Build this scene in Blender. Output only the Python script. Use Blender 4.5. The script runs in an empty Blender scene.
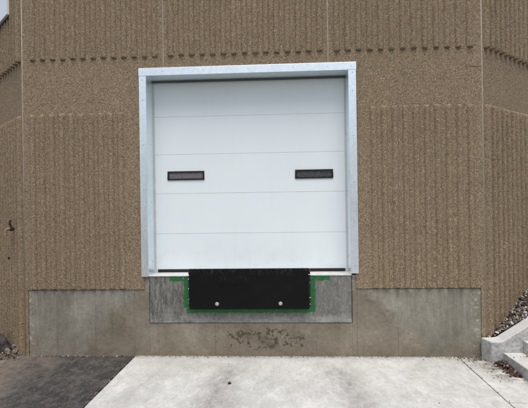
import bpy, bmesh, math, random
from mathutils import Vector, Matrix, noise
random.seed(7)
R = math.radians
sc = bpy.context.scene
C = sc.collection

# ------------------------------------------------------------------ camera
CAM_H, CAM_D = 1.845, 5.35
cam_d = bpy.data.cameras.new('camera'); cam = bpy.data.objects.new('camera', cam_d); C.objects.link(cam)
right, up, back = ((0.998528, 0.052311, -0.014316), (0.014386, -0.000945, 0.999896), (0.052292, -0.99863, -0.001696))
cam.matrix_world = Matrix(((right[0], up[0], back[0], 0), (right[1], up[1], back[1], -CAM_D),
                           (right[2], up[2], back[2], CAM_H), (0, 0, 0, 1)))
cam_d.sensor_width = 36; cam_d.lens = 440.5/528*36; cam_d.clip_end = 2000; cam_d.clip_start = .05
sc.camera = cam
# ------------------------------------------------------------------ light
SUN_EL, SUN_AZ = 67, 174            # azimuth clockwise from +Y (north): the sun stands behind the camera, a little left
w = bpy.data.worlds.new('World'); sc.world = w; w.use_nodes = True
wn = w.node_tree; wn.nodes.clear()
wo = wn.nodes.new('ShaderNodeOutputWorld'); bg = wn.nodes.new('ShaderNodeBackground')
sky = wn.nodes.new('ShaderNodeTexSky'); sky.sky_type = 'NISHITA'; sky.sun_disc = False
sky.sun_elevation = R(SUN_EL); sky.sun_rotation = R(SUN_AZ); sky.air_density = 1.0; sky.dust_density = 4.0; sky.ozone_density = .6
hs = wn.nodes.new('ShaderNodeHueSaturation'); hs.inputs['Saturation'].default_value = .8
wn.links.new(sky.outputs[0], hs.inputs['Color']); wn.links.new(hs.outputs[0], bg.inputs[0]); wn.links.new(bg.outputs[0], wo.inputs[0])
bg.inputs[1].default_value = .145
sd = bpy.data.lights.new('sun', 'SUN'); sun = bpy.data.objects.new('sun', sd); C.objects.link(sun)
sd.energy = 1.45; sd.angle = R(45); sd.color = (1, .97, .92)
dv = Vector((math.sin(R(SUN_AZ))*math.cos(R(SUN_EL)), math.cos(R(SUN_AZ))*math.cos(R(SUN_EL)), math.sin(R(SUN_EL))))
sun.rotation_euler = dv.to_track_quat('Z', 'Y').to_euler()
sc.view_settings.view_transform = 'Standard'; sc.view_settings.look = 'None'
sc.view_settings.gamma = 1; sc.view_settings.use_curve_mapping = False
sc.view_settings.exposure = 0.22

# ------------------------------------------------------------------ node helpers
class N:
    def __init__(s, name, rough=.8, metal=0, spec=.5):
        s.m = bpy.data.materials.new(name); s.m.use_nodes = True; s.t = s.m.node_tree
        s.b = s.t.nodes['Principled BSDF']; s.set(s.b.inputs['Roughness'], rough)
        s.b.inputs['Metallic'].default_value = metal; s.b.inputs['Specular IOR Level'].default_value = spec
        s.tc = s.t.nodes.new('ShaderNodeTexCoord').outputs['Object']
    def set(s, inp, v):
        if isinstance(v, bpy.types.NodeSocket): s.t.links.new(v, inp)
        elif isinstance(v, tuple) and len(v) == 3 and inp.type == 'RGBA': inp.default_value = (*v, 1)
        else: inp.default_value = v
    def math(s, op, a, b=0.0, c=0.0, clamp=False):
        n = s.t.nodes.new('ShaderNodeMath'); n.operation = op; n.use_clamp = clamp
        s.set(n.inputs[0], a); s.set(n.inputs[1], b); s.set(n.inputs[2], c); return n.outputs[0]
    def sep(s, v=None):
        n = s.t.nodes.new('ShaderNodeSeparateXYZ'); s.set(n.inputs[0], v or s.tc); return n.outputs
    def scale(s, sx, sy, sz, loc=(0, 0, 0), rot=(0, 0, 0)):
        n = s.t.nodes.new('ShaderNodeMapping'); s.set(n.inputs[0], s.tc)
        n.inputs['Location'].default_value = loc; n.inputs['Rotation'].default_value = rot; n.inputs['Scale'].default_value = (sx, sy, sz); return n.outputs[0]
    def noise(s, sc_, v=None, det=4, rough=.55, dist=0):
        n = s.t.nodes.new('ShaderNodeTexNoise'); s.set(n.inputs['Vector'], v or s.tc)
        n.inputs['Scale'].default_value = sc_; n.inputs['Detail'].default_value = det
        n.inputs['Roughness'].default_value = rough; n.inputs['Distortion'].default_value = dist; return n.outputs[0]
    def noisec(s, sc_, v=None, det=3):
        n = s.t.nodes.new('ShaderNodeTexNoise'); s.set(n.inputs['Vector'], v or s.tc)
        n.inputs['Scale'].default_value = sc_; n.inputs['Detail'].default_value = det; return n.outputs[1]
    def vor(s, sc_, v=None, feat='F1', rnd=1):
        n = s.t.nodes.new('ShaderNodeTexVoronoi'); s.set(n.inputs['Vector'], v or s.tc); n.feature = feat
        n.inputs['Scale'].default_value = sc_; n.inputs['Randomness'].default_value = rnd; return n.outputs
    def ramp(s, f, stops, interp='LINEAR'):
        n = s.t.nodes.new('ShaderNodeValToRGB'); s.set(n.inputs[0], f); n.color_ramp.interpolation = interp
        e = n.color_ramp.elements
        while len(e) < len(stops): e.new(.5)
        for el, (p, c) in zip(e, stops):
            el.position = p; el.color = (*c, 1) if isinstance(c, tuple) else (c, c, c, 1)
        return n.outputs[0]
    def mix(s, f, a, b, mode='MIX'):
        n = s.t.nodes.new('ShaderNodeMix'); n.data_type = 'RGBA'; n.blend_type = mode
        s.set(n.inputs[0], f); s.set(n.inputs[6], a); s.set(n.inputs[7], b); return n.outputs[2]
    def vadd(s, a, b, k):
        n = s.t.nodes.new('ShaderNodeVectorMath'); n.operation = 'MULTIPLY_ADD'
        s.set(n.inputs[0], b); n.inputs[1].default_value = (k, k, k); s.set(n.inputs[2], a); return n.outputs[0]
    def bump(s, h, dist, strength=1.0, prev=None):
        n = s.t.nodes.new('ShaderNodeBump'); s.set(n.inputs['Height'], h)
        n.inputs['Distance'].default_value = dist; n.inputs['Strength'].default_value = strength
        if prev: s.set(n.inputs['Normal'], prev)
        return n.outputs[0]
    def done(s, col, nrm=None, rough=None):
        s.set(s.b.inputs['Base Color'], col)
        if nrm: s.set(s.b.inputs['Normal'], nrm)
        if rough is not None: s.set(s.b.inputs['Roughness'], rough)
        return s.m
    def box(s, x, z, x0, x1, z0, z1, soft=.004):
        """1 inside the rectangle of object x / z, soft edge"""
        def edge(v, e, sgn):
            return s.math('MULTIPLY_ADD', v, sgn/soft, -sgn*e/soft, clamp=True)
        a = s.math('MULTIPLY', edge(x, x0, 1), edge(x, x1, -1)); b = s.math('MULTIPLY', edge(z, z0, 1), edge(z, z1, -1))
        return s.math('MULTIPLY', a, b)

# ------------------------------------------------------------------ materials
def mat_aggregate():
    n = N('exposed_aggregate', .88, spec=.25)
    v = n.vadd(n.tc, n.noisec(60), .006)
    a = n.vor(104, v); h = n.vor(104, v, 'DISTANCE_TO_EDGE'); sp = n.sep(a[1])
    col = n.ramp(sp[0], [(0, (.145, .105, .062)), (.16, (.248, .184, .116)), (.42, (.330, .250, .162)), (.68, (.39, .303, .202)), (.90, (.45, .365, .262)), (.975, (.60, .53, .43))], 'CONSTANT')
    a2 = n.vor(165, v); col2 = n.ramp(n.sep(a2[1])[1], [(0, (.17, .124, .080)), (.45, (.325, .246, .168)), (.90, (.50, .415, .305))], 'CONSTANT')
    col = n.mix(.38, col, col2)
    edge = n.ramp(h[0], [(0, .60), (.10, 1)])
    col = n.mix(1.0, col, edge, 'MULTIPLY')
    col = n.mix(n.ramp(n.noise(1.1, det=5, rough=.6), [(.3, 0), (.75, .42)]), col, n.mix(1.0, col, (1.22, 1.22, 1.22), 'MULTIPLY'))
    col = n.mix(n.ramp(n.noise(.8, n.scale(1, 1, .35, (3, 1, 7)), 4), [(.42, 0), (.8, .5)]), col, n.mix(1.0, col, (.80, .82, .72), 'MULTIPLY'))
    col = n.mix(n.ramp(n.noise(9, n.scale(1, 1, .12), 4, .65), [(.5, 0), (.8, .28)]), col, n.mix(1.0, col, (.68, .68, .66), 'MULTIPLY'))
    x, y, z = n.sep()[:3]
    # pale lime run near the left bottom of the wall, rusty short crack near the right corner
    wob = n.math('MULTIPLY_ADD', n.noise(7), .05, -.025)
    xx = n.math('ADD', x, wob)
    run = n.box(xx, z, -2.035, -2.018, .86, 1.32, .012)
    col = n.mix(n.math('MULTIPLY', run, .6), col, (.50, .47, .42))
    crk = n.box(x, n.math('MULTIPLY_ADD', wob, .35, z), 2.17, 2.325, 3.440, 3.458, .006)
    col = n.mix(n.math('MULTIPLY', crk, .65), col, (.05, .035, .03))
    hh = n.math('MINIMUM', n.math('MULTIPLY', h[0], 2.5), .7)
    hh = n.math('MULTIPLY_ADD', sp[1], .5, hh)
    b = n.bump(hh, .0045, .8)
    return n.done(col, n.bump(n.noise(14, det=3), .009, .35, b))

def mat_foundation():
    n = N('old_cast_concrete', .86, spec=.3)
    x, y, z = n.sep()[:3]
    big = n.noise(2.2, det=7, rough=.62); fine = n.noise(28, det=8, rough=.7)
    raw = n.ramp(big, [(.3, (.150, .128, .094)), (.52, (.218, .192, .148)), (.72, (.295, .266, .210))])
    grey = n.ramp(n.noise(2.4, n.scale(1, 1, .7, (4, 2, 1)), 8, .68), [(.3, (.150, .140, .108)), (.5, (.226, .213, .173)), (.7, (.310, .295, .247))])
    # grey rubbed coat either side, raw brown concrete in a spreading area below the dock
    d = n.math('ABSOLUTE', n.math('ADD', x, .47))
    ln = n.math('MULTIPLY_ADD', z, .95, -2.10)
    m = n.math('ADD', n.math('ADD', d, ln), n.math('MULTIPLY_ADD', n.noise(3.5, det=8, rough=.72), 1.1, -.55))
    m = n.ramp(m, [(0, 0), (.2, 1)])
    col = n.mix(m, raw, grey)
    # vertical run marks under the ledge
    st = n.noise(7.5, n.scale(3.4, 1, .22), 8, .8); tall = n.math('MULTIPLY_ADD', z, 1.7, -.35, clamp=True)
    sm = n.math('MULTIPLY', n.math('MULTIPLY', n.ramp(st, [(.52, 0), (.68, 1)]), tall), m)
    col = n.mix(n.math('MULTIPLY', sm, .75), col, (.42, .41, .375))
    st2 = n.noise(5, n.scale(2.6, 1, .13, (7, 0, 2)), 5, .7)
    col = n.mix(n.math('MULTIPLY', n.math('MULTIPLY', n.ramp(st2, [(.55, 0), (.7, 1)]), m), .4), col, (.10, .096, .088))
    # splash staining near the ground
    low = n.math('MULTIPLY_ADD', z, -4.2, 1.15, clamp=True)
    lo = n.math('MULTIPLY', low, n.ramp(n.noise(4.2, det=7, rough=.7), [(.42, 0), (.62, 1)]))
    col = n.mix(n.math('MULTIPLY', lo, .75), col, (.185, .148, .108))
    # oily brown blotches beneath the dock plate
    reg = n.math('ADD', n.math('POWER', n.math('MULTIPLY_ADD', x, 1.35, .36), 2.0), n.math('POWER', n.math('MULTIPLY_ADD', z, 5.4, -1.15), 2.0))
    regm = n.ramp(reg, [(.25, 1), (1.0, 0)])
    vv = n.vadd(n.tc, n.noisec(26), .035)
    sp_ = n.math('MULTIPLY_ADD', n.noise(21, vv, 4, .55), 1, n.math('MULTIPLY_ADD', regm, .22, -.22))
    col = n.mix(n.ramp(sp_, [(.515, 0), (.57, .85)]), col, (.070, .046, .028))
    ghost = n.math('MULTIPLY_ADD', n.noise(5, n.scale(1, 1, 1, (2, 5, 3)), 6, .6), 1, n.math('MULTIPLY_ADD', regm, .2, -.2))
    col = n.mix(n.ramp(ghost, [(.48, 0), (.62, .45)]), col, (.10, .078, .058))
    # hairline cracks
    cv = n.vadd(n.tc, n.noisec(5, det=7), .16)
    ck = n.vor(1.05, cv, 'DISTANCE_TO_EDGE')[0]; ckm = n.ramp(ck, [(0, 1), (.006, 0)])
    ckm = n.math('MULTIPLY', ckm, n.ramp(n.noise(1.7, n.scale(1, 1, 1, (9, 9, 9))), [(.60, 0), (.68, .7)]))
    # straight form joints
    fj = None
    for xf in (-2.397, -1.905, 1.309, 2.0, -.9, .33, .823, -1.604):
        wv = n.math('MULTIPLY_ADD', n.noise(2.0), .012, n.math('ADD', x, -.006))
        q = n.math('ABSOLUTE', n.math('SUBTRACT', wv, xf)); q = n.ramp(q, [(0, 1), (.007, 0)])
        fj = q if fj is None else n.math('MAXIMUM', fj, q)
    fj = n.math('MULTIPLY', fj, n.ramp(n.noise(2.5, n.scale(1, 1, 1, (5, 0, 3))), [(.35, .15), (.65, .75)]))
    lines = n.math('MAXIMUM', ckm, fj)
    col = n.mix(n.math('MULTIPLY', lines, .6), col, (.06, .052, .042))
    # chips and lime specks
    chip = n.math('MULTIPLY', n.ramp(n.vor(9)[0], [(.0, 1), (.13, 0)]), n.ramp(n.noise(5.5, n.scale(1, 1, 1, (1, 8, 8)), 5), [(.6, 0), (.66, 1)]))
    col = n.mix(n.math('MULTIPLY', chip, .7), col, (.42, .41, .37))
    # thin pale cap line along the top edge
    cap = n.math('MULTIPLY', n.math('MULTIPLY_ADD', z, 70, -55.6, clamp=True), n.ramp(n.noise(4), [(.4, .1), (.6, .7)]))
    col = n.mix(cap, col, (.27, .26, .21))
    col = n.mix(n.ramp(n.noise(13, det=7, rough=.7), [(.35, .35), (.5, 0)]), col, n.mix(1, col, (.70, .68, .64), 'MULTIPLY'))
    col = n.mix(n.ramp(fine, [(.30, .55), (.52, 0)]), col, n.mix(1, col, (.62, .62, .62), 'MULTIPLY'))
    col = n.mix(n.ramp(n.noise(55, det=8, rough=.9), [(.50, 0), (.66, .55)]), col, n.mix(1, col, (1.55, 1.53, 1.48), 'MULTIPLY'))
    col = n.mix(n.ramp(n.noise(48, n.scale(1, 1, 1, (5, 5, 5)), 8, .9), [(.52, 0), (.66, .6)]), col, n.mix(1, col, (.55, .54, .52), 'MULTIPLY'))
    ed = n.math('MAXIMUM', n.math('MULTIPLY_ADD', x, -12, -38.0, clamp=True), n.math('MAXIMUM', n.math('MULTIPLY_ADD', x, 9, -19.2, clamp=True), n.math('MULTIPLY_ADD', z, 18, -13.8, clamp=True)))
    chp = n.math('MULTIPLY', ed, n.ramp(n.noise(19, n.scale(1, 1, 1.4, (2, 8, 2)), 6, .7), [(.56, 0), (.60, .85)]))
    col = n.mix(chp, col, (.46, .45, .40))
    h = n.math('MULTIPLY_ADD', lines, -1.2, n.noise(40, det=6, rough=.65))
    return n.done(col, n.bump(h, .004, .7))

def mat_pit():
    n = N('dock_pit_concrete', .8, spec=.3)
    x, y, z = n.sep()[:3]
    base = n.ramp(n.noise(5, n.scale(1, 1, .5), 7, .65), [(.3, (.135, .133, .118)), (.55, (.185, .182, .164)), (.75, (.245, .240, .220))])
    dark = n.noise(17, n.vadd(n.scale(1.6, 1, .30), n.noisec(30), .02), 8, .8)
    lft = n.math('MULTIPLY_ADD', x, -2.2, -1.75, clamp=True)
    dm = n.math('MULTIPLY', n.ramp(dark, [(.44, 0), (.60, 1)]), n.math('MULTIPLY_ADD', lft, .62, .25))
    col = n.mix(dm, base, (.055, .054, .050))
    lite = n.noise(11, n.scale(1.5, 1, .45, (3, 3, 3)), 8, .8)
    col = n.mix(n.math('MULTIPLY', n.ramp(lite, [(.52, 0), (.66, 1)]), .55), col, (.40, .40, .385))
    bot = n.math('MULTIPLY_ADD', z, -16, 8.3, clamp=True)
    col = n.mix(n.math('MULTIPLY', bot, n.ramp(n.noise(6, n.scale(.5, 1, 2)), [(.38, 0), (.6, .6)])), col, (.36, .375, .355))
    hl = n.math('ABSOLUTE', n.math('SUBTRACT', n.math('MULTIPLY_ADD', n.noise(4), .02, z), .548)); col = n.mix(n.ramp(hl, [(0, .45), (.006, 0)]), col, (.05, .05, .045))
    col = n.mix(n.ramp(n.noise(45, n.scale(1, 1, .6), 9, .9), [(.49, 0), (.60, .65)]), col, n.mix(1, col, (.5, .5, .48), 'MULTIPLY'))
    col = n.mix(n.ramp(n.noise(38, n.scale(1.2, 1, .5, (6, 6, 6)), 9, .9), [(.52, 0), (.64, .6)]), col, (.40, .395, .37))
    return n.done(col, n.bump(n.noise(45, n.scale(1, 1, .5), 8, .8), .004, .8))

def mat_slab():
    n = N('weathered_slab_concrete', .85, spec=.3)
    x, y, z = n.sep()[:3]
    base = n.ramp(n.noise(1.5, n.scale(.8, 1, 1), 9, .66), [(.3, (.43, .43, .405)), (.5, (.56, .565, .54)), (.68, (.68, .685, .66))])
    col = n.mix(n.ramp(n.noise(7.5, n.scale(1.1, .5, 1, (0, 0, 0), (0, 0, .15)), 12, .86), [(.47, 0), (.60, .55)]), base, (.36, .355, .33))
    col = n.mix(n.ramp(n.noise(30, n.scale(1.1, .5, 1, (5, 2, 0)), 10, .9), [(.50, 0), (.60, .5)]), col, (.40, .39, .36))
    col = n.mix(n.ramp(n.noise(5, n.scale(1.1, .55, 1, (4, 4, 0), (0, 0, -.2)), 12, .85), [(.50, 0), (.62, .65)]), col, (.72, .72, .70))
    # scraped arcs and thin scratches
    for k_, ro in ((1, .35), (2, -.5)):
        sc_ = n.noise(3.2, n.scale(.5, 26, 1, (k_*3, 1, 0), (0, 0, ro)), 5, .7)
        col = n.mix(n.math('MULTIPLY', n.ramp(sc_, [(.60, 0), (.66, .4)]), n.ramp(n.noise(2, n.scale(1, 1, 1, (k_, 9, 0))), [(.48, 0), (.6, 1)])), col, (.34, .33, .31))
    # greyer strip close to the wall and paler worn middle
    near = n.math('MULTIPLY_ADD', y, 2.4, 1.0, clamp=True)
    col = n.mix(n.math('MULTIPLY', near, n.ramp(n.noise(3, n.scale(1, 2, 1, (1, 1, 0)), 8, .7), [(.35, .1), (.65, .6)])), col, (.40, .39, .36))
    # two darker wheel paths, broken by noise, running away from the dock
    wob = n.math('MULTIPLY_ADD', n.noise(1.3, det=3), .5, -.25)
    for cx, wd, k, tilt in ((-.62, .32, 1.0, -.10), (.50, .26, .9, .1), (-1.35, .16, .5, -.2)):
        xx = n.math('ADD', n.math('MULTIPLY_ADD', y, tilt, x), wob)
        t = n.math('ABSOLUTE', n.math('SUBTRACT', xx, cx)); t = n.ramp(t, [(0, 1), (wd, 0)])
        far = n.math('MULTIPLY_ADD', y, -3.0, -.55, clamp=True)
        tm = n.math('MULTIPLY', n.math('MULTIPLY', t, far), n.ramp(n.noise(10, n.scale(1.1, .55, 1, (cx, 0, 0)), 12, .85), [(.36, 0), (.6, k)]))
        col = n.mix(tm, col, (.25, .243, .232))
    # tread print
    tr = n.math('SINE', n.math('MULTIPLY_ADD', n.math('ABSOLUTE', n.math('ADD', x, .60)), 70, n.math('MULTIPLY', y, 150)))
    trm = n.math('MULTIPLY', n.box(n.math('ADD', x, n.math('MULTIPLY', wob, .3)), y, -.72, -.44, -1.9, -.85, .05), n.ramp(tr, [(.2, 0), (.8, .5)]))
    trm = n.math('MULTIPLY', trm, n.ramp(n.noise(6), [(.42, 0), (.6, 1)]))
    col = n.mix(trm, col, (.27, .263, .25))
    # faint ochre / moss stains, darker brown rim beside the wall
    col = n.mix(n.ramp(n.noise(2.4, n.scale(.8, 2, 1, (8, 1, 0)), 6, .65), [(.58, 0), (.72, .5)]), col, (.42, .39, .30))
    rim = n.math('MULTIPLY_ADD', y, 9, 1.0, clamp=True)
    col = n.mix(n.math('MULTIPLY', rim, n.ramp(n.noise(6, n.scale(1, 2, 1), 6), [(.35, .1), (.6, .7)])), col, (.26, .235, .20))
    soil = n.math('ADD', n.math('POWER', n.math('MULTIPLY_ADD', x, 2.6, -6.2), 2.0), n.math('POWER', n.math('MULTIPLY_ADD', y, 1.6, .40), 2.0))
    sm_ = n.math('MULTIPLY', n.ramp(soil, [(.1, 1), (1.0, 0)]), n.ramp(n.noise(6, n.scale(1, 2.2, 1, (3, 3, 3)), 7, .7), [(.40, 0), (.56, .9)]))
    col = n.mix(sm_, col, (.155, .128, .10))
    sp = n.math('MULTIPLY', n.ramp(n.vor(5)[0], [(0, 1), (.05, .0)]), .5); col = n.mix(sp, col, (.09, .08, .068))
    col = n.mix(n.ramp(n.noise(90, det=3), [(.5, 0), (.8, .35)]), col, n.mix(1, col, (.6, .6, .58), 'MULTIPLY'))
    return n.done(col, n.bump(n.noise(26, n.scale(.8, 1.4, 1), 8, .75), .004, .7))

def mat_asphalt():
    n = N('old_asphalt', .92, spec=.25)
    x, y, z = n.sep()[:3]
    v = n.vor(140); base = n.ramp(n.sep(v[1])[0], [(0, (.022, .022, .022)), (.5, (.042, .041, .040)), (.85, (.075, .073, .07)), (.96, (.15, .145, .14))], 'CONSTANT')
    col = n.mix(n.ramp(n.noise(1.5, det=6, rough=.6), [(.35, 0), (.7, .55)]), base, (.095, .09, .084))
    col = n.mix(n.ramp(n.noise(6, n.scale(1, .8, 1, (0, 0, 0), (0, 0, -.25)), 10, .8), [(.48, 0), (.68, .75)]), col, (.16, .15, .138))
    brown = n.math('ADD', n.noise(2.0, n.scale(1, .8, 1, (2.2, 3, 0)), 9, .7), n.math('MULTIPLY_ADD', x, -.42, -1.16))
    col = n.mix(n.ramp(brown, [(.45, 0), (.75, .75)]), col, (.165, .137, .112))
    col = n.mix(n.ramp(n.noise(3, n.scale(1, .7, 1, (7, 2, 0)), 9, .75), [(.54, 0), (.66, .6)]), col, (.175, .145, .122))
    col = n.mix(n.ramp(n.noise(17, n.scale(1.1, .5, 1), 11, .88), [(.51, 0), (.61, .7)]), col, (.185, .172, .152))
    col = n.mix(n.ramp(n.noise(13, n.scale(1.1, .5, 1, (3, 3, 1)), 11, .86), [(.51, 0), (.60, .7)]), col, (.028, .027, .026))
    dusty = n.ramp(n.math('ADD', n.math('MULTIPLY_ADD', x, -.9, -2.35), n.math('MULTIPLY_ADD', n.noise(2.5, det=9, rough=.75), 2.4, -1.2)), [(0, 0), (.7, .8)])
    col = n.mix(dusty, col, n.mix(n.ramp(n.noise(14, n.scale(1, .6, 1), 10, .85), [(.42, 0), (.6, 1)]), (.125, .104, .084), (.27, .235, .20)))
    return n.done(col, n.bump(n.noise(70, det=8, rough=.8), .010, .9))

def mat_stair():
    n = N('stair_concrete', .85, spec=.3)
    base = n.ramp(n.noise(5, det=7, rough=.65), [(.3, (.52, .515, .50)), (.5, (.60, .595, .575)), (.72, (.68, .675, .65))])
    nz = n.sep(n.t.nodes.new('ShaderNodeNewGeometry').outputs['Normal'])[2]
    side = n.ramp(nz, [(.3, 1), (.8, 0)])       # upward faces stay pale, upright faces take a broken grey
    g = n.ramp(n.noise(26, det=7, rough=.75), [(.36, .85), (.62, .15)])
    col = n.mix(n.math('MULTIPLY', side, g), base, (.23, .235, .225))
    col = n.mix(n.ramp(n.noise(8, n.scale(1, 1, 1, (3, 6, 2)), 6, .7), [(.55, 0), (.7, .4)]), col, (.34, .31, .27))
    return n.done(col, n.bump(n.noise(55, det=7, rough=.75), .006, .8))

def mat_metal(name, c, rough, tint=.15, metal=.85):
    n = N(name, rough, metal)
    sp = n.vor(38, n.vadd(n.tc, n.noisec(20), .03))
    g = n.ramp(n.sep(sp[1])[0], [(0, .0), (1, tint)])
    col = n.mix(g, c, (c[0]*.6, c[1]*.62, c[2]*.66))
    col = n.mix(n.ramp(n.noise(5, n.scale(1, 1, .3), 6, .7), [(.5, 0), (.75, .35)]), col, (c[0]*.68, c[1]*.7, c[2]*.72))
    r = n.math('MULTIPLY_ADD', n.noise(8, n.scale(1, 1, .3), 4), .25, rough-.12)
    return n.done(col, n.bump(n.noise(3.5, det=2), .004, .25), r)

def mat_door():
    n = N('white_door_skin', .42, spec=.45)
    col = n.ramp(n.noise(1.1, n.scale(1, 1, .6), 5), [(.3, (.745, .815, .835)), (.7, (.785, .850, .865))])
    col = n.mix(n.ramp(n.noise(13, n.scale(1.4, 1, .12), 5, .7), [(.55, 0), (.8, .13)]), col, (.56, .57, .58))
    x, y, z = n.sep()[:3]
    low = n.math('MULTIPLY_ADD', z, -2.2, 3.1, clamp=True)
    col = n.mix(n.math('MULTIPLY', low, n.ramp(n.noise(7, det=7, rough=.7), [(.5, 0), (.75, .28)])), col, (.45, .44, .42))
    return n.done(col, n.bump(n.noise(160, n.scale(1, 1, .5), 2), .0006, .35))

def mat_simple(name, c, rough=.7, metal=0, var=.25, ns=20, bump=.002):
    n = N(name, rough, metal)
    col = n.mix(n.ramp(n.noise(ns, det=5, rough=.65), [(.35, 0), (.7, 1)]), c, tuple(k*(1-var) for k in c))
    return n.done(col, n.bump(n.noise(ns*3, det=4), bump, .5))

def mat_black():
    n = N('black_painted_steel', .5, spec=.18)
    col = n.ramp(n.noise(6, det=5), [(.3, (.002, .002, .0022)), (.7, (.0035, .0035, .004))])
    x, y, z = n.sep()[:3]
    # scuffs where truck beds rub the upper edge
    sc1 = n.math('MAXIMUM', n.noise(60, n.scale(1.6, 1, .22, (0, 0, 0), (0, .5, 0)), 8, .85, .6), n.math('MULTIPLY', n.noise(75, n.scale(1.6, 1, .25, (3, 0, 5), (0, -.7, 0)), 8, .85), .97))
    top = n.math('MULTIPLY_ADD', z, 8, -7.9, clamp=True)
    reg = n.box(x, z, -1.0, -.35, .9, 1.1, .2)
    col = n.mix(n.math('MULTIPLY', n.math('MULTIPLY', n.math('MAXIMUM', top, reg), .9), n.ramp(sc1, [(.565, 0), (.63, .9)])), col, (.26, .27, .26))
    col = n.mix(n.ramp(n.noise(4, det=6, rough=.6), [(.55, 0), (.8, .2)]), col, (.016, .015, .014))
    return n.done(col, n.bump(n.noise(60, det=4), .0015, .4), n.ramp(n.noise(7, det=5), [(.3, .45), (.7, .6)]))

def mat_green():
    n = N('green_paint', .55, spec=.4)
    col = n.ramp(n.noise(16, det=6, rough=.7), [(.3, (.007, .080, .020)), (.55, (.013, .135, .034)), (.75, (.035, .17, .06))])
    col = n.mix(n.ramp(n.noise(30, n.scale(1, 1, .5, (2, 2, 2)), 6, .75), [(.60, 0), (.68, .75)]), col, (.26, .29, .25))
    return n.done(col, n.bump(n.noise(70, det=3), .001, .5))

def mat_pane():
    n = N('grey_glazing', .22, spec=.5)
    col = n.ramp(n.noise(30, n.scale(1, 1, 1.6), 5, .7), [(.35, (.105, .105, .118)), (.65, (.175, .172, .19))])
    return n.done(col)
def mat_pane_dark():
    n = N('dark_wired_glazing', .2, spec=.5)
    col = n.ramp(n.noise(38, n.scale(1, 1, 1.6), 5, .75), [(.35, (.022, .024, .028)), (.5, (.05, .052, .058)), (.65, (.12, .12, .125))])
    return n.done(col)
def mat_stone(name, cols):
    n = N(name, .9, spec=.3)
    oi = n.t.nodes.new('ShaderNodeNewGeometry').outputs['Random Per Island']
    col = n.ramp(oi, cols, 'CONSTANT')
    col = n.mix(n.ramp(n.noise(40, det=4), [(.4, 0), (.7, .4)]), col, n.mix(1, col, (.55, .55, .55), 'MULTIPLY'))
    return n.done(col, n.bump(n.noise(90, det=3), .002, .6))

AGG = mat_aggregate(); FND = mat_foundation(); PIT = mat_pit(); SLAB = mat_slab(); ASPH = mat_asphalt(); STAIR = mat_stair()
GALV = mat_metal('galvanised_steel', (.84, .92, .95), .36, .22, .85); SILLM = mat_simple('sill_paint', (.62, .63, .62), .6, 0, .25, 12)
DOOR = mat_door(); SEAL = mat_simple('pale_sealant', (.40, .365, .29), .8, 0, .35, 9); RUB = mat_simple('black_rubber', (.006, .006, .0065), .6)
SEALW = mat_simple('white_weatherstrip', (.60, .60, .575), .6, 0, .15, 9)
BLK = mat_black(); GRN = mat_green(); PANE = mat_pane(); PANED = mat_pane_dark()
SCREW = mat_simple('zinc_screw', (.30, .31, .32), .5, .5, .4, 60); STEEL = mat_simple('dark_raw_steel', (.035, .034, .033), .6, .3, .5, 30); BOLT = mat_simple('pale_bolt', (.50, .50, .465), .45, .2, .3, 60)
WPNL = mat_simple('pale_blue_sheet', (.80, .91, .96), .4, 0, .04, 3, .0005); WTRIM = mat_simple('white_trim', (.8, .82, .83), .4, 0, .05, 5)
BRASS = mat_simple('aged_brass', (.36, .28, .17), .6, .4, .6, 60); IRON = mat_simple('dark_iron', (.035, .026, .018), .7, .2, .5, 50)
EARTH = mat_simple('dark_soil', (.055, .045, .035), .95, 0, .5, 30, .01)
GRAVEL = mat_stone('gravel_stones', [(0, (.045, .034, .026)), (.26, (.12, .096, .076)), (.50, (.21, .178, .146)), (.72, (.34, .31, .27)), (.90, (.62, .60, .55))])
LEAF = mat_stone('dry_leaves', [(0, (.040, .024, .018)), (.35, (.095, .050, .036)), (.62, (.15, .080, .058)), (.82, (.24, .17, .13)), (.93, (.42, .36, .30))])
ROCK = mat_simple('dark_boulder', (.085, .075, .07), .9, 0, .65, 14, .02); PEB = mat_simple('tan_stone', (.24, .205, .165), .9, 0, .5, 22, .008)
GROUND = mat_simple('yard_gravel', (.12, .11, .10), .95, 0, .4, 3, .01)
ROOFM = mat_simple('roof_membrane', (.2, .2, .2), .9)

# ------------------------------------------------------------------ mesh helpers
def link(name, bm, mats, parent=None, smooth=False, bevel=0, seg=2):
    me = bpy.data.meshes.new(name); bm.normal_update(); bm.to_mesh(me); bm.free()
    for m in (mats if isinstance(mats, (list, tuple)) else [mats]): me.materials.append(m)
    o = bpy.data.objects.new(name, me); C.objects.link(o)
    if parent: o.parent = parent; o.matrix_parent_inverse = Matrix.Translation(-Vector(parent.location))
    if smooth:
        for p in me.polygons: p.use_smooth = True
    if bevel:
        b = o.modifiers.new('bevel', 'BEVEL'); b.width = bevel; b.segments = seg; b.limit_method = 'ANGLE'; b.angle_limit = R(35)
    return o
def empty(name, loc=(0, 0, 0)):
    o = bpy.data.objects.new(name, None); C.objects.link(o); o.location = loc; o.empty_display_size = .2; return o
def tag(o, label=None, cat=None, group=None, kind=None):
    if label: o['label'] = label
    if cat: o['category'] = cat
    if group: o['group'] = group
    if kind: o['kind'] = kind
    return o
def box(bm, x0, x1, y0, y1, z0, z1, mi=0, M=None):
    vs = [bm.verts.new(Vector(p) if M is None else M @ Vector(p)) for p in
          ((x0,y0,z0),(x1,y0,z0),(x1,y1,z0),(x0,y1,z0),(x0,y0,z1),(x1,y0,z1),(x1,y1,z1),(x0,y1,z1))]
    for f in ((0,3,2,1),(4,5,6,7),(0,1,5,4),(1,2,6,5),(2,3,7,6),(3,0,4,7)):
        bm.faces.new([vs[i] for i in f]).material_index = mi
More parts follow.
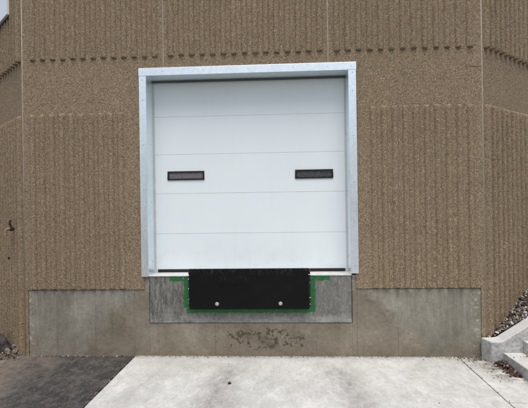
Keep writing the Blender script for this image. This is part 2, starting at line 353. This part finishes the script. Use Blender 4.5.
def prism(bm, pts, lo, hi, ax='z', mi=0):
    """polygon pts extruded along an axis"""
    def P(p, t): return (p[0], p[1], t) if ax == 'z' else (p[0], t, p[1])
    a = [bm.verts.new(P(p, lo)) for p in pts]; b = [bm.verts.new(P(p, hi)) for p in pts]
    bm.faces.new(a[::-1]).material_index = mi; bm.faces.new(b).material_index = mi
    for i in range(len(pts)):
        j = (i+1) % len(pts); bm.faces.new((a[i], a[j], b[j], b[i])).material_index = mi
    bmesh.ops.recalc_face_normals(bm, faces=bm.faces)
def cyl(bm, p0, p1, r0, r1=None, n=20, mi=0, smooth=True):
    r1 = r0 if r1 is None else r1; p0, p1 = Vector(p0), Vector(p1); d = (p1-p0)
    q = d.to_track_quat('Z', 'Y'); a, b = [], []
    for i in range(n):
        t = 2*math.pi*i/n; c = Vector((math.cos(t), math.sin(t), 0))
        a.append(bm.verts.new(p0+q@(c*r0))); b.append(bm.verts.new(p1+q@(c*r1)))
    bm.faces.new(a[::-1]).material_index = mi; bm.faces.new(b).material_index = mi
    for i in range(n):
        f = bm.faces.new((a[i], a[(i+1) % n], b[(i+1) % n], b[i])); f.material_index = mi; f.smooth = smooth
def rock(bm, c, s, sub=2, seed=0, rough=.28, rot=None):
    r = bmesh.ops.create_icosphere(bm, subdivisions=sub, radius=1)
    q = rot or Matrix.Rotation(random.uniform(0, 6.28), 3, Vector((random.random()-.5, random.random()-.5, random.random()+.1)).normalized())
    for v in r['verts']:
        d = noise.noise(v.co*1.3+Vector((seed*3.7, seed*1.9, seed)))*rough*1.6 + noise.noise(v.co*3.1+Vector((seed, 5, seed*2)))*rough*.5
        v.co = Vector(c)+q@Vector((v.co.x*s[0], v.co.y*s[1], v.co.z*s[2]))*(1+d)

class Heap:
    """many small stones in one mesh, written straight to vertex lists"""
    def __init__(s):
        s.v, s.f = [], []
        t = bmesh.new(); bmesh.ops.create_icosphere(t, subdivisions=1, radius=1); t.verts.ensure_lookup_table()
        s.tv = [v.co.copy() for v in t.verts]; s.tf = [[v.index for v in f.verts] for f in t.faces]; t.free()
    def rock(s, c, sz, seed=0, rough=.3):
        q = Matrix.Rotation(random.uniform(0, 6.28), 3, Vector((random.random()-.5, random.random()-.5, random.random()+.1)).normalized())
        b = len(s.v)
        for p in s.tv:
            d = noise.noise(p*1.3+Vector((seed*3.7, seed*1.9, seed)))*rough*2.4
            s.v.append(Vector(c)+q@Vector((p.x*sz[0], p.y*sz[1], p.z*sz[2]))*(1+d))
        s.f += [[b+i for i in f] for f in s.tf]
    def link(s, name, m):
        me = bpy.data.meshes.new(name); me.from_pydata(s.v, [], s.f); me.materials.append(m)
        o = bpy.data.objects.new(name, me); C.objects.link(o); return o

# ------------------------------------------------------------------ ribs
def rib(bm, M, x, z0, z1, wd=.085, h=.026, ex=2.2):
    """one vertical rib on the local plane y=0 (outwards is -y): rounded, broken aggregate surface, closed ends"""
    n = 8; wd *= random.uniform(.94, 1.06); z0 += random.uniform(-.004, .004); z1 += random.uniform(-.004, .004)
    k = max(3, int((z1-z0)/.028))
    rows = [(z0, 0), (z0+.0015, .80), (z0+.006, .95)]+[(z0+.016+(z1-z0-.046)*i/k, 1) for i in range(k+1)]+[(z1-.018, .84), (z1-.008, .48), (z1, 0)]
    vs = []
    for z, s in rows:
        w2 = wd*.5*(.72+.28*s); o = noise.noise(Vector((x*9, z*6, 1)))*.004; r = []
        for i in range(n+1):
            t = -1+2*i/n; y = -h*s*(1-abs(t)**ex); e = 1-t*t
            y += (noise.noise(Vector((x*31+t*2.2, z*38, 5)))*.0062+noise.noise(Vector((x*17+t*4, z*90, 8)))*.0035)*s*e
            if i in (0, n): y = .004
            r.append(bm.verts.new(M @ Vector((x+o+t*w2+noise.noise(Vector((t*3+x*13, z*30, 2)))*.003, y, z))))
        vs.append(r)
    for a, b in zip(vs, vs[1:]):
        for i in range(n): bm.faces.new((a[i], a[i+1], b[i+1], b[i])).smooth = True
    bm.faces.new(vs[0][::-1]); bm.faces.new(vs[-1])

# ================================================================== GROUND
bm = bmesh.new(); bmesh.ops.create_grid(bm, x_segments=2, y_segments=2, size=600)
for v in bm.verts: v.co.z = -.03
tag(link('ground', bm, GROUND), kind='structure')
bm = bmesh.new(); prism(bm, [(-12, -14), (-1.905, -14)]+[(-1.910+noise.noise(Vector((q*.17, 3, 1)))*.022+noise.noise(Vector((q*.6, 8, 1)))*.012, -4+q*.02) for q in range(200)]+[(-1.905, .0), (-3.28, .0), (-8.6, 5.6), (-12, 5.6)], -.05, -.004)
bmesh.ops.triangulate(bm, faces=[f for f in bm.faces if len(f.verts) > 4])
tag(link('asphalt', bm, ASPH), kind='structure')
bm = bmesh.new(); prism(bm, [(-1.895, -7), (1.995, -7), (1.995, .015), (-1.895, .015)], -.12, .002)
tag(link('concrete_slab', bm, SLAB, bevel=.006), kind='structure')
bm = bmesh.new(); box(bm, 2.007, 3.2, -1.19, .015, -.12, .0); box(bm, 2.007, 3.2, -3.4, -1.202, -.12, .0)
tag(link('pavement', bm, SLAB, bevel=.006), kind='structure')
bm = bmesh.new(); box(bm, -12, -1.905, -30, -14.01, -.05, -.006); box(bm, -1.895, 14, -30, -7.01, -.05, -.006); box(bm, 2.007, 14, -7.0, -3.41, -.05, -.006)
tag(link('road', bm, ASPH), kind='structure')

# ================================================================== BUILDING
XL, XR, AL, AR = -3.29, 2.33, 43, 40
SL = 6.0
b = empty('loading_dock_building', (-.48, 0, 0))
tag(b, 'ribbed brown pebble-faced loading dock building with a white overhead door in its front', 'building')
ML = Matrix.Translation((XL, 0, 0)) @ Matrix.Rotation(math.pi-R(AL), 4, 'Z')   # placeholder, replaced below
def side_matrix(left):
    """local x runs along the wall away from the corner, local -y is outwards"""
    a = R(AL) if left else R(AR)
    dx = Vector((-math.cos(a), math.sin(a), 0)) if left else Vector((math.cos(a), math.sin(a), 0))
    out = Vector((-math.sin(a), -math.cos(a), 0)) if left else Vector((math.sin(a), -math.cos(a), 0))
    m = Matrix.Identity(4); m.col[0][:3] = dx; m.col[1][:3] = -out; m.col[2][:3] = (0, 0, 1); m.col[3][:3] = (XL if left else XR, 0, 0)
    return m
ML, MR = side_matrix(True), side_matrix(False)
aL, aR = R(AL), R(AR)
TOP = 6.1
def panel(rects, ribs, M=Matrix.Identity(4), wd=.082, h=.029, ex=2.4):
    bm = bmesh.new()
    for x0, x1, z0, z1 in rects: box(bm, x0, x1, 0, .28, z0, z1, 0, M)
    for x0, x1, z0, z1, n in ribs:
        for i in range(n): rib(bm, M, x0+(x1-x0)*i/(n-1), z0, z1, wd, h, ex)
    bmesh.ops.recalc_face_normals(bm, faces=bm.faces)
    return bm
I4 = Matrix.Identity(4)
FX0, FX1, FZ0, FZ1 = -1.80, .847, .992, 3.543      # outer edges of the steel frame
ox0, ox1, oz1 = FX0+.03, FX1-.03, FZ1-.03            # masonry opening (behind the frame face)
S1, S2 = -1.497, .520; g = .006
bot = .821
link('wall_panel', panel([(XL+g, ox0, bot, oz1), (XL+g, S1-g, oz1, TOP)],
     [(-3.15, -1.60, 3.685, TOP-.1, 13), (-3.165, -2.045, bot+.004, 3.012, 10)]), AGG, b)
link('wall_panel', panel([(S1+g, S2-g, oz1, TOP)], [(-1.40, .42, 3.69, TOP-.1, 15)]), AGG, b)
link('wall_panel', panel([(ox1, XR-g, bot, oz1), (S2+g, XR-g, oz1, TOP)],
     [(.625, 2.19, 3.685, TOP-.1, 13), (1.05, 2.185, bot+.004, 3.012, 10)]), AGG, b)
nS = int((SL-.4)/.127)
for m in (ML, MR):
    link('wall_panel', panel([(.010, SL, -.3, TOP)], [(.09, .09+.127*nS, 3.68, TOP-.1, nS+1), (.09, .09+.127*nS, -.05, 3.01, nS+1)], m, .080, .052, 3.6), AGG, b)
# brown returns beside the foundation
for xa, xb in ((XL+g, -3.250), (2.283, XR-g)):
    bm = bmesh.new(); box(bm, xa, xb, 0, .28, -.3, bot-.0005); link('corner_pier', bm, AGG, b)
# joints: pale sealant beads
for x in (S1, S2):
    bm = bmesh.new(); box(bm, x-g, x+g, .002, .05, FZ1, TOP); link('joint_sealant', bm, SEAL, b)
for x, m in ((XL, -1), (XR, 1)):
    bm = bmesh.new(); cyl(bm, (x+m*.001, .006, -.1), (x+m*.001, .006, TOP), .0085, n=10); link('joint_sealant', bm, SEAL, b)
# foundation wall under the panels, set back 12 mm
bm = bmesh.new()
box(bm, -3.250, -1.716, .012, .3, -.3, .815); box(bm, .768, 2.283, .012, .3, -.3, .815); box(bm, -1.716, .768, .012, .3, -.3, .404)
link('foundation_wall', bm, FND, b, bevel=.004)
# narrow jambs of rough concrete below the steel frame
for xa, xb in ((ox0, -1.716), (.768, ox1)):
    bm = bmesh.new(); box(bm, xa, xb, .014, .28, .8152, .985); link('frame_base_block', bm, FND, b)
bm = bmesh.new(); box(bm, -1.708, .760, .002, .34, .410, .980)
link('dock_pit_face', bm, PIT, b, bevel=.004)
bm = bmesh.new(); box(bm, -1.714, .766, -.006, .30, .9802, .9915)
link('door_sill', bm, SILLM, b, bevel=.002)
# painted green band round the leveller
def paint(rects):
    bm = bmesh.new()
    for x0, x1, z0, z1 in rects:
        st = .012; pts = []
        L = [(x0, z0, x1, z0), (x1, z0, x1, z1), (x1, z1, x0, z1), (x0, z1, x0, z0)]
        for ax, az, bx, bz in L:
            k = max(1, int(math.hypot(bx-ax, bz-az)/st))
            for i in range(k):
                t = i/k; px, pz = ax+(bx-ax)*t, az+(bz-az)*t
                nx, nz = (bz-az), -(bx-ax); l = math.hypot(nx, nz); nx /= l; nz /= l
                d = noise.noise(Vector((px*22, pz*22, 3)))*.013+noise.noise(Vector((px*70, pz*70, 9)))*.008
                pts.append((px+nx*d, pz+nz*d))
        prism(bm, pts, 0, .0015, 'y')
    for v in bm.verts: v.co.y -= .0005
    return bm
bm = paint([(-1.452, -1.296, .930, .979), (-1.281, -1.222, .60, .979), (-1.25, .235, .532, .59)])
link('paint_band', bm, GRN, b)
bm = paint([(.236, .325, .545, .979), (.327, .500, .926, .979)])
link('paint_band', bm, GRN, b)
# building mass, roof and coping
W2 = .281
def foot(ins, back=14):
    """footprint inset from the outer face"""
    def off(p, a, left):
        return p
    xl = XL + ins*math.tan((aL)/2); xr = XR - ins*math.tan((aR)/2)
    el = ML @ Vector((SL, ins, 0)); er = MR @ Vector((SL, ins, 0))
    return [(xl, ins), (xr, ins), (er.x, er.y), (er.x, back), (el.x, back), (el.x, el.y)]
bm = bmesh.new(); prism(bm, foot(.345), -.1, TOP-.15)
link('inner_wall', bm, mat_simple('interior_block', (.1, .1, .1), .9), b)
bm = bmesh.new(); prism(bm, foot(-.03), TOP+.001, TOP+.09)
link('roof', bm, ROOFM, b)
# ------------------------------------------------------------------ frame
FY = -.022
def frame_piece(boxes, screws):
    bm = bmesh.new()
    for q in boxes: box(bm, *q)
    for p, d in screws:
        cyl(bm, p, Vector(p)+Vector(d)*.004, .0055, .0045, n=10, mi=1)
    bmesh.ops.recalc_face_normals(bm, faces=bm.faces)
    return bm
DY = .262
ix0, ix1, iz1 = -1.714, .757, 3.449
out = (0, -1, 0)
scr = [((FX0+.045, FY, z), out) for z in (1.1, 1.55, 2.05, 2.6, 3.15, 3.40)]+[((ix0+.004, .14, z), (1, 0, 0)) for z in (1.15, 1.9, 2.62, 3.3)]
link('frame_jamb', frame_piece([(FX0, ix0, FY, FY+.004, FZ0-.012, iz1), (FX0, FX0+.004, FY+.004, .0, FZ0-.012, iz1), (ix0-.004, ix0+.003, FY+.0042, DY+.05, FZ0, iz1)], scr), [GALV, SCREW], b, bevel=.0015)
scr = [((FX1-.042, FY, z), out) for z in (1.1, 1.62, 2.10, 2.66, 3.2, 3.42)]+[((ix1-.004, .14, z), (-1, 0, 0)) for z in (1.2, 2.0, 2.7, 3.3)]
link('frame_jamb', frame_piece([(ix1, FX1, FY, FY+.004, FZ0+.015, iz1), (FX1-.004, FX1, FY+.004, .0, FZ0+.015, iz1), (ix1-.003, ix1+.004, FY+.0042, DY+.05, FZ0, iz1)], scr), [GALV, SCREW], b, bevel=.0015)
scr = [((x, FY, FZ1-.045), out) for x in (-1.75, -1.5, -1.0, -.45, .1, .5, .79)]
link('frame_header', frame_piece([(FX0-.004, FX1+.004, FY-.002, FY+.003, iz1+.001, FZ1), (FX0-.004, FX1+.004, FY+.003, 0, FZ1-.004, FZ1), (ix0, ix1, FY+.0032, DY+.05, iz1+.0005, iz1+.006)], scr), [GALV, SCREW], b, bevel=.0015)
# strips between liner and door
for xa in (ix0+.003, ix1-.020):
    bm = bmesh.new(); box(bm, xa, xa+.017, DY-.012, DY+.02, FZ0, iz1-.02); link('weather_seal', bm, SEALW, b, bevel=.002)
bm = bmesh.new(); box(bm, ix0+.003, ix1-.003, DY-.040, DY+.02, iz1-.019, iz1)  # dark strip added to colour in the shade under the header
link('head_shade_strip', bm, mat_simple('head_shade_grey', (.09, .095, .1), .7), b, bevel=.003)
# ------------------------------------------------------------------ door
bm = bmesh.new()
zs = [1.030, 1.490, 2.004, 2.508, 2.994, 3.44]
WL, WR = (-1.532, -1.056, 2.176, 2.291), (.108, .586, 2.170, 2.284)
dx0, dx1 = ix0+.006, ix1-.006
for i, (za, zb) in enumerate(zip(zs, zs[1:])):
    za += .0011; zb -= .0011
    if i == 2:       # section with the two lights cut out
        za_, zb_ = za, zb; xs = [dx0, WL[0]+.012, WL[1]-.012, WR[0]+.012, WR[1]-.012, dx1]
        lo, hi = 2.188, 2.274
        box(bm, dx0, dx1, DY, DY+.04, za_, lo); box(bm, dx0, dx1, DY, DY+.04, hi, zb_)
        for k in (0, 2, 4): box(bm, xs[k], xs[k+1], DY, DY+.04, lo, hi)
    else: box(bm, dx0, dx1, DY, DY+.04, za, zb)
bmesh.ops.remove_doubles(bm, verts=bm.verts, dist=.0001)
door = link('overhead_door', bm, DOOR, b)
bm = bmesh.new(); box(bm, dx0, dx1, DY+.042, DY+.06, 1.0, 3.44); link('door_backing', bm, mat_simple('joint_backing_strip', (.7, .72, .73), .7), door)  # pale sheet behind the section joints
for q, pm in ((WL, PANE), (WR, PANED)):
    x0, x1, z0, z1 = q; t = .020
    bm = bmesh.new(); y0, y1 = DY-.014, DY+.012
    box(bm, x0, x1, y0, y1, z1-t, z1); box(bm, x0, x1, y0, y1, z0, z0+t); box(bm, x0, x0+t, y0, y1, z0+t, z1-t); box(bm, x1-t, x1, y0, y1, z0+t, z1-t)
    bmesh.ops.remove_doubles(bm, verts=bm.verts, dist=.0001)
    link('window_frame', bm, RUB, door, bevel=.003)
    bm = bmesh.new(); box(bm, x0+t-.004, x1-t+.004, DY-.002, DY+.008, z0+t-.004, z1-t+.004)
    o = link('window_pane', bm, pm, door)
    if pm is PANED: o['label'] = 'darker mottled glazing of the right hand light'
bm = bmesh.new(); box(bm, dx0+.035, dx1-.03, DY-.012, DY+.035, .9925, 1.0305)
link('bottom_seal', bm, RUB, door, bevel=.004)
for x in (dx0+.006, dx1-.034):
    bm = bmesh.new(); box(bm, x, x+.028, DY-.002, DY+.035, .9925, 1.032); link('seal_end_block', bm, SEALW, door)

# ================================================================== LEVELLER
lv = empty('dock_leveller', (-.48, -.05, .59))
tag(lv, 'black steel dock leveller plate with two pale bolt heads, ringed by green paint', 'dock plate')
bm = bmesh.new(); box(bm, -1.192, .243, -.090, -.074, .595, 1.083)
link('lip_plate', bm, BLK, lv, bevel=.004)
bm = bmesh.new(); box(bm, -1.22, .268, -.020, .0005, .60, .990)
for x in (-1.16, -.72, -.25, .20): box(bm, x-.006, x+.006, -.0738, -.0202, .62, .985)
link('mounting_frame', bm, STEEL, lv, bevel=.003)
bm = bmesh.new(); cyl(bm, (-1.20, -.045, 1.035), (.262, -.045, 1.035), .026, n=24)
for x in (-1.205, .252): cyl(bm, (x, -.045, 1.035), (x+.012, -.045, 1.035), .032, n=20)
link('hinge_tube', bm, STEEL, lv)
for x, z in ((-.858, .660), (-.095, .664)):
    bm = bmesh.new(); cyl(bm, (x, -.089, z), (x, -.093, z), .024, .023, n=28); cyl(bm, (x, -.093, z), (x, -.102, z), .020, .017, n=28); cyl(bm, (x, -.102, z), (x, -.1035, z), .017, .013, n=28)
    link('bolt_head', bm, BOLT, lv)
for k, (x, z) in enumerate([(-1.215, q) for q in (.66, .70, .83, .95)]+[(.262, q) for q in (.64, .72, .90)]):
    bm = bmesh.new(); rock(bm, (x, -.030, z), (.005, .007, .011), 2, k*9); link('weld_bead', bm, BOLT, lv)

# ================================================================== PALE PANEL ON THE LEFT WALL
sp_ = empty('wall_sign', ML @ Vector((1.1, -.04, 4.39)))
tag(sp_, 'pale blue-white sheet panel with white rim fixed high on the left angled wall', 'sign')
def on(m, *a): return (m,)+a
bm = bmesh.new(); box(bm, .348, 1.70, -.078, -.056, 4.378, 5.35, 0, ML); bmesh.ops.recalc_face_normals(bm, faces=bm.faces)
link('sign_face', bm, WPNL, sp_)
bm = bmesh.new()
for q in ((.330, .347, 4.36, 5.368), (1.701, 1.718, 4.36, 5.368)): box(bm, q[0], q[1], -.082, -.052, q[2], q[3], 0, ML)
for q in ((.3475, 1.7005, 4.36, 4.377), (.3475, 1.7005, 5.351, 5.368)): box(bm, q[0], q[1], -.082, -.052, q[2], q[3], 0, ML)
bmesh.ops.recalc_face_normals(bm, faces=bm.faces)
link('sign_rim', bm, WTRIM, sp_, bevel=.002)
bm = bmesh.new()
for q in ((.350, .375, 4.355, 5.36), (1.66, 1.69, 4.355, 5.36), (.376, 1.66, 4.335, 4.37)): box(bm, q[0], q[1], -.0515, .004, q[2], q[3], 0, ML)  # black rails behind the panel, coloured in as its shadow gap
bmesh.ops.recalc_face_normals(bm, faces=bm.faces)
link('shadow_gap_rail', bm, RUB, sp_)

# ================================================================== WALL TAP
def tap():
    t = empty('wall_tap', ML @ Vector((.215, -.02, 1.58)))
    tag(t, 'small tarnished brass water tap on the ribs of the left angled wall', 'tap')
    P = lambda x, y, z: ML @ Vector((.24+x*1.3, y*.95-.01, 1.58+z*1.1))
    bm = bmesh.new(); cyl(bm, P(.0, .0, 0), P(.0, -.028, 0), .034, .030); link('flange', bm, IRON, t)
    bm = bmesh.new(); cyl(bm, P(0, -.026, 0), P(0, -.085, 0), .016, .019); cyl(bm, P(0, -.07, -.015), P(0, -.085, .045), .017, .012)
    rock(bm, P(0, -.078, 0), (.026, .026, .028), 2, 3, .06)
    link('valve_body', bm, IRON, t)
    bm = bmesh.new(); pts = [P(.012*t, -.085-.06*math.sin(t*1.57), .012*math.sin(t*3.14)-.055*t*t) for t in [i/9 for i in range(10)]]
    for a, c in zip(pts, pts[1:]): cyl(bm, a, a+(c-a)*1.12, .017, .017)
    cyl(bm, pts[-1], pts[-1]+Vector((0, 0, -.018)), .020, .020)
    link('spout', bm, BRASS, t)
    bm = bmesh.new(); cyl(bm, P(0, -.085, .045), P(0, -.092, .075), .006)
    for i in range(10):
        a0, a1 = 2*math.pi*i/10, 2*math.pi*(i+1)/10
        q = lambda a: P(math.cos(a)*.030, -.094+math.sin(a)*.008, .078+math.sin(a)*.028)
        cyl(bm, q(a0), q(a1), .006, n=8)
    cyl(bm, P(-.03, -.094, .078), P(.03, -.094, .078), .005, n=8)
    link('handle', bm, IRON, t)
tap()
bm = bmesh.new(); cyl(bm, ML @ Vector((.47, .0, 1.19)), ML @ Vector((.47, -.062, 1.19)), .017, .013, n=16)
cyl(bm, ML @ Vector((.47, -.06, 1.19)), ML @ Vector((.47, -.070, 1.19)), .020, .018, n=6)
tag(link('wall_bolt', bm, IRON), 'small rusty anchor bolt on the left angled wall below the tap', 'bolt')

# ================================================================== STAIRS
stc = empty('concrete_stairs', (2.9, -.8, 0))
tag(stc, 'pale concrete steps climbing to the right between low sloped cheek walls', 'stairs')
X0, RUN, RISE, NS = 2.432, .222, .138, 8
Y0, Y1 = -.200, -1.62
for i in range(NS):
    bm = bmesh.new(); x0 = X0+RUN*i; z1 = .125+RISE*i
    box(bm, x0, (x0+RUN) if i < NS-1 else x0+2.2, Y1+.001, Y0-.001, -.1 if i == 0 else z1-RISE-.05, z1)
    link('step', bm, STAIR, stc, bevel=.010, seg=3)
def cheek(y0, y1):
    xe = X0+RUN*NS; top = .252+.625*(xe-2.43)
    pts = [(2.285, -.12), (xe+2, -.12), (xe+2, top), (xe, top), (2.44, .256), (2.40, .247), (2.285, .243)]
    bm = bmesh.new(); prism(bm, pts, y0, y1, 'y')
    # the end face is cut on the skew
    for v in bm.verts:
        if abs(v.co.x-2.285) < 1e-4: v.co.x += .022 if v.co.y < (y0+y1)/2 else -.022
    return bm
link('cheek_wall', cheek(-.200, -.014), STAIR, stc, bevel=.014, seg=3)
link('cheek_wall', cheek(-1.81, -1.622), STAIR, stc, bevel=.014, seg=3)

# ================================================================== EMBANKMENT
def hgt(x, y):
    h = .205+.55*(x-2.33); h = min(h, 1.42); h = max(h, -.06)
    if y > -.1: return h+.02*max(0, y)
    k = (-1.8-y)/2.6; k = max(0, min(1, k)); return (h-.03)*(1-k*k*(3-2*k))-.06*k
bm = bmesh.new(); xs = [2.335+i*.12 for i in range(60)]; ys = [-.012+i*.12 for i in range(50)]
gv = [[bm.verts.new((x, y, hgt(x, y)+noise.noise(Vector((x*5, y*5, 0)))*.015)) for y in ys] for x in xs]
for i in range(59):
    for j in range(49):
        # stay on the outer side of the angled wall
        x, y = xs[i], ys[j+1]
        if (y-.25) > (x-XR)*math.tan(aR)+.15: continue
        bm.faces.new((gv[i][j], gv[i+1][j], gv[i+1][j+1], gv[i][j+1]))
ys2 = [-1.815-i*.15 for i in range(20)]
gv = [[bm.verts.new((x, y, hgt(x, y))) for y in ys2] for x in xs]
for i in range(59):
    for j in range(19): bm.faces.new((gv[i][j+1], gv[i+1][j+1], gv[i+1][j], gv[i][j]))
bmesh.ops.delete(bm, geom=[v for v in bm.verts if not v.link_faces], context='VERTS')
tag(link('embankment', bm, EARTH), kind='structure')
hp = Heap(); n = 0
while n < 9000:
    x = 2.345+random.random()**1.5*2.4; y = random.uniform(-.01, 1.7)
    if y > (x-XR)*math.tan(aR)-.010: continue
    s = random.uniform(.005, .013)*(1 if random.random() < .88 else 1.9)
    hp.rock((x, y, hgt(x, y)+random.uniform(-.002, .026)), (s*random.uniform(.9, 2.0), s, s*random.uniform(.3, .8)), n*.37, .35); n += 1
tag(hp.link('gravel', GRAVEL), 'loose grey and brown gravel piled against the right angled wall behind the steps', 'gravel', kind='stuff')
# ================================================================== LEAVES AND GRIT
def leaf(bm, c, s):
    q = Matrix.Rotation(random.uniform(0, 6.28), 4, 'Z') @ Matrix.Rotation(random.uniform(-.7, .7), 4, 'X') @ Matrix.Rotation(random.uniform(-.6, .6), 4, 'Y')
    k = random.uniform(.25, .7); w_ = random.uniform(.45, .75)
    P = [(-1, 0, .1*k), (-.5, -w_*.8, k*.35), (.2, -w_, k*.5), (.75, -w_*.45, k*.3), (1.15, 0, 0), (.75, w_*.45, k*.3), (.2, w_, k*.5), (-.5, w_*.8, k*.35)]
    ctr = bm.verts.new(Vector(c)+q @ Vector((.1*s, 0, 0))); vs = [bm.verts.new(Vector(c)+q @ (Vector(p)*s)) for p in P]
    for i in range(8): bm.faces.new((ctr, vs[i], vs[(i+1) % 8]))
bm = bmesh.new()
for i in range(420):
    t = random.random()**.8; x = 2.425-abs(random.gauss(0, .052))*(1.1-.5*t); y = -.215-t*.40
    pile = max(0, .055*(1-abs(x-2.41)/.15)*(1-t*.8)); leaf(bm, (x, y, .006+random.random()*pile), random.uniform(.008, .019))
for i in range(60): leaf(bm, (2.30+random.random()*.12, -.20-random.random()*.12, .008+random.random()*.012), random.uniform(.007, .015))
for i in range(45): leaf(bm, (random.uniform(2.05, 2.42), random.uniform(-.75, -.03), .006), random.uniform(.006, .013))
for i in range(5): leaf(bm, (random.uniform(2.46, 2.62), random.uniform(-.4, -.22), .133), random.uniform(.008, .014))
for i in range(160): leaf(bm, (-3.3-random.random()*.5, .0-random.random()*.25+.1, .004+random.random()*.012), random.uniform(.008, .018))
tag(link('dry_leaves', bm, LEAF), 'reddish brown dry leaves gathered at the foot of the steps and walls', 'leaves', kind='stuff')
hp = Heap()
for i in range(520):
    x = random.uniform(-3.2, 2.26); y = -.004-abs(random.gauss(0, .016)); s = random.uniform(.0025, .008)
    hp.rock((x, y, .002), (s*1.3, s, s*.7), i*.7)
for i in range(330):
    x = 2.36-abs(random.gauss(0, .22)); y = -.01-abs(random.gauss(0, .055)); s = random.uniform(.003, .009)
    hp.rock((x, y, .003), (s*1.3, s, s*.6), i*.7)
for i in range(70):
    x = random.uniform(-3.6, 2.4); y = random.uniform(-2.2, -.05); s = random.uniform(.002, .0055)
    hp.rock((x, y, .003), (s*1.3, s, s*.7), i*.7)
for i in range(240):   # crumbs along the asphalt edge and the slab joint
    x = (-1.905 if i % 2 else 2.002)+random.gauss(0, .012); y = random.uniform(-1.6, -.02); s = random.uniform(.002, .006)
    hp.rock((x, y, .0), (s*1.3, s, s*.7), i*.7)
tag(hp.link('grit', GRAVEL), 'fine grit and crumbs scattered along the base of the wall and joints', 'grit', kind='stuff')
bm = bmesh.new(); rock(bm, (0, 0, 0), (.019, .014, .011), 2, 4)
pb = tag(link('pebble', bm, STEEL), 'dark pebble lying alone on the pale slab before the dock', 'pebble'); pb.location = (-.62, -.83, .010)
# ================================================================== STONES AT THE LEFT
bm = bmesh.new(); rock(bm, (0, 0, 0), (.27, .20, .155), 5, 11, .22, Matrix.Rotation(.35, 3, 'Y'))
for v in bm.verts: v.co += v.co.normalized()*noise.noise(v.co*22)*.010
st = tag(link('boulder', bm, ROCK, smooth=True), 'large dark rough boulder at the foot of the left angled wall', 'boulder'); st.location = (-3.86, .12, .075)
sp = [((-3.475, .085, .028), (.034, .028, .034), 'squarish tan stone nearest the left wall corner, lowest of the small stones'),
      ((-3.52, .12, .078), (.030, .026, .026), 'pale tan stone resting on top of the small stones by the boulder'),
      ((-3.585, .09, .030), (.042, .034, .030), 'tan stone touching the right side of the dark boulder'),
      ((-3.395, .045, .018), (.026, .022, .020), 'smallest tan stone against the corner of the ribbed wall'),
      ((-3.53, .02, .016), (.022, .020, .016), 'little tan stone in front of the other small stones')]
for i, (c, s, l) in enumerate(sp):
    bm = bmesh.new(); rock(bm, (0, 0, 0), s, 3, 20+i*3, .3); o = link('stone', bm, PEB); o.location = c
    tag(o, l, 'stone', 'small stones beside the boulder')
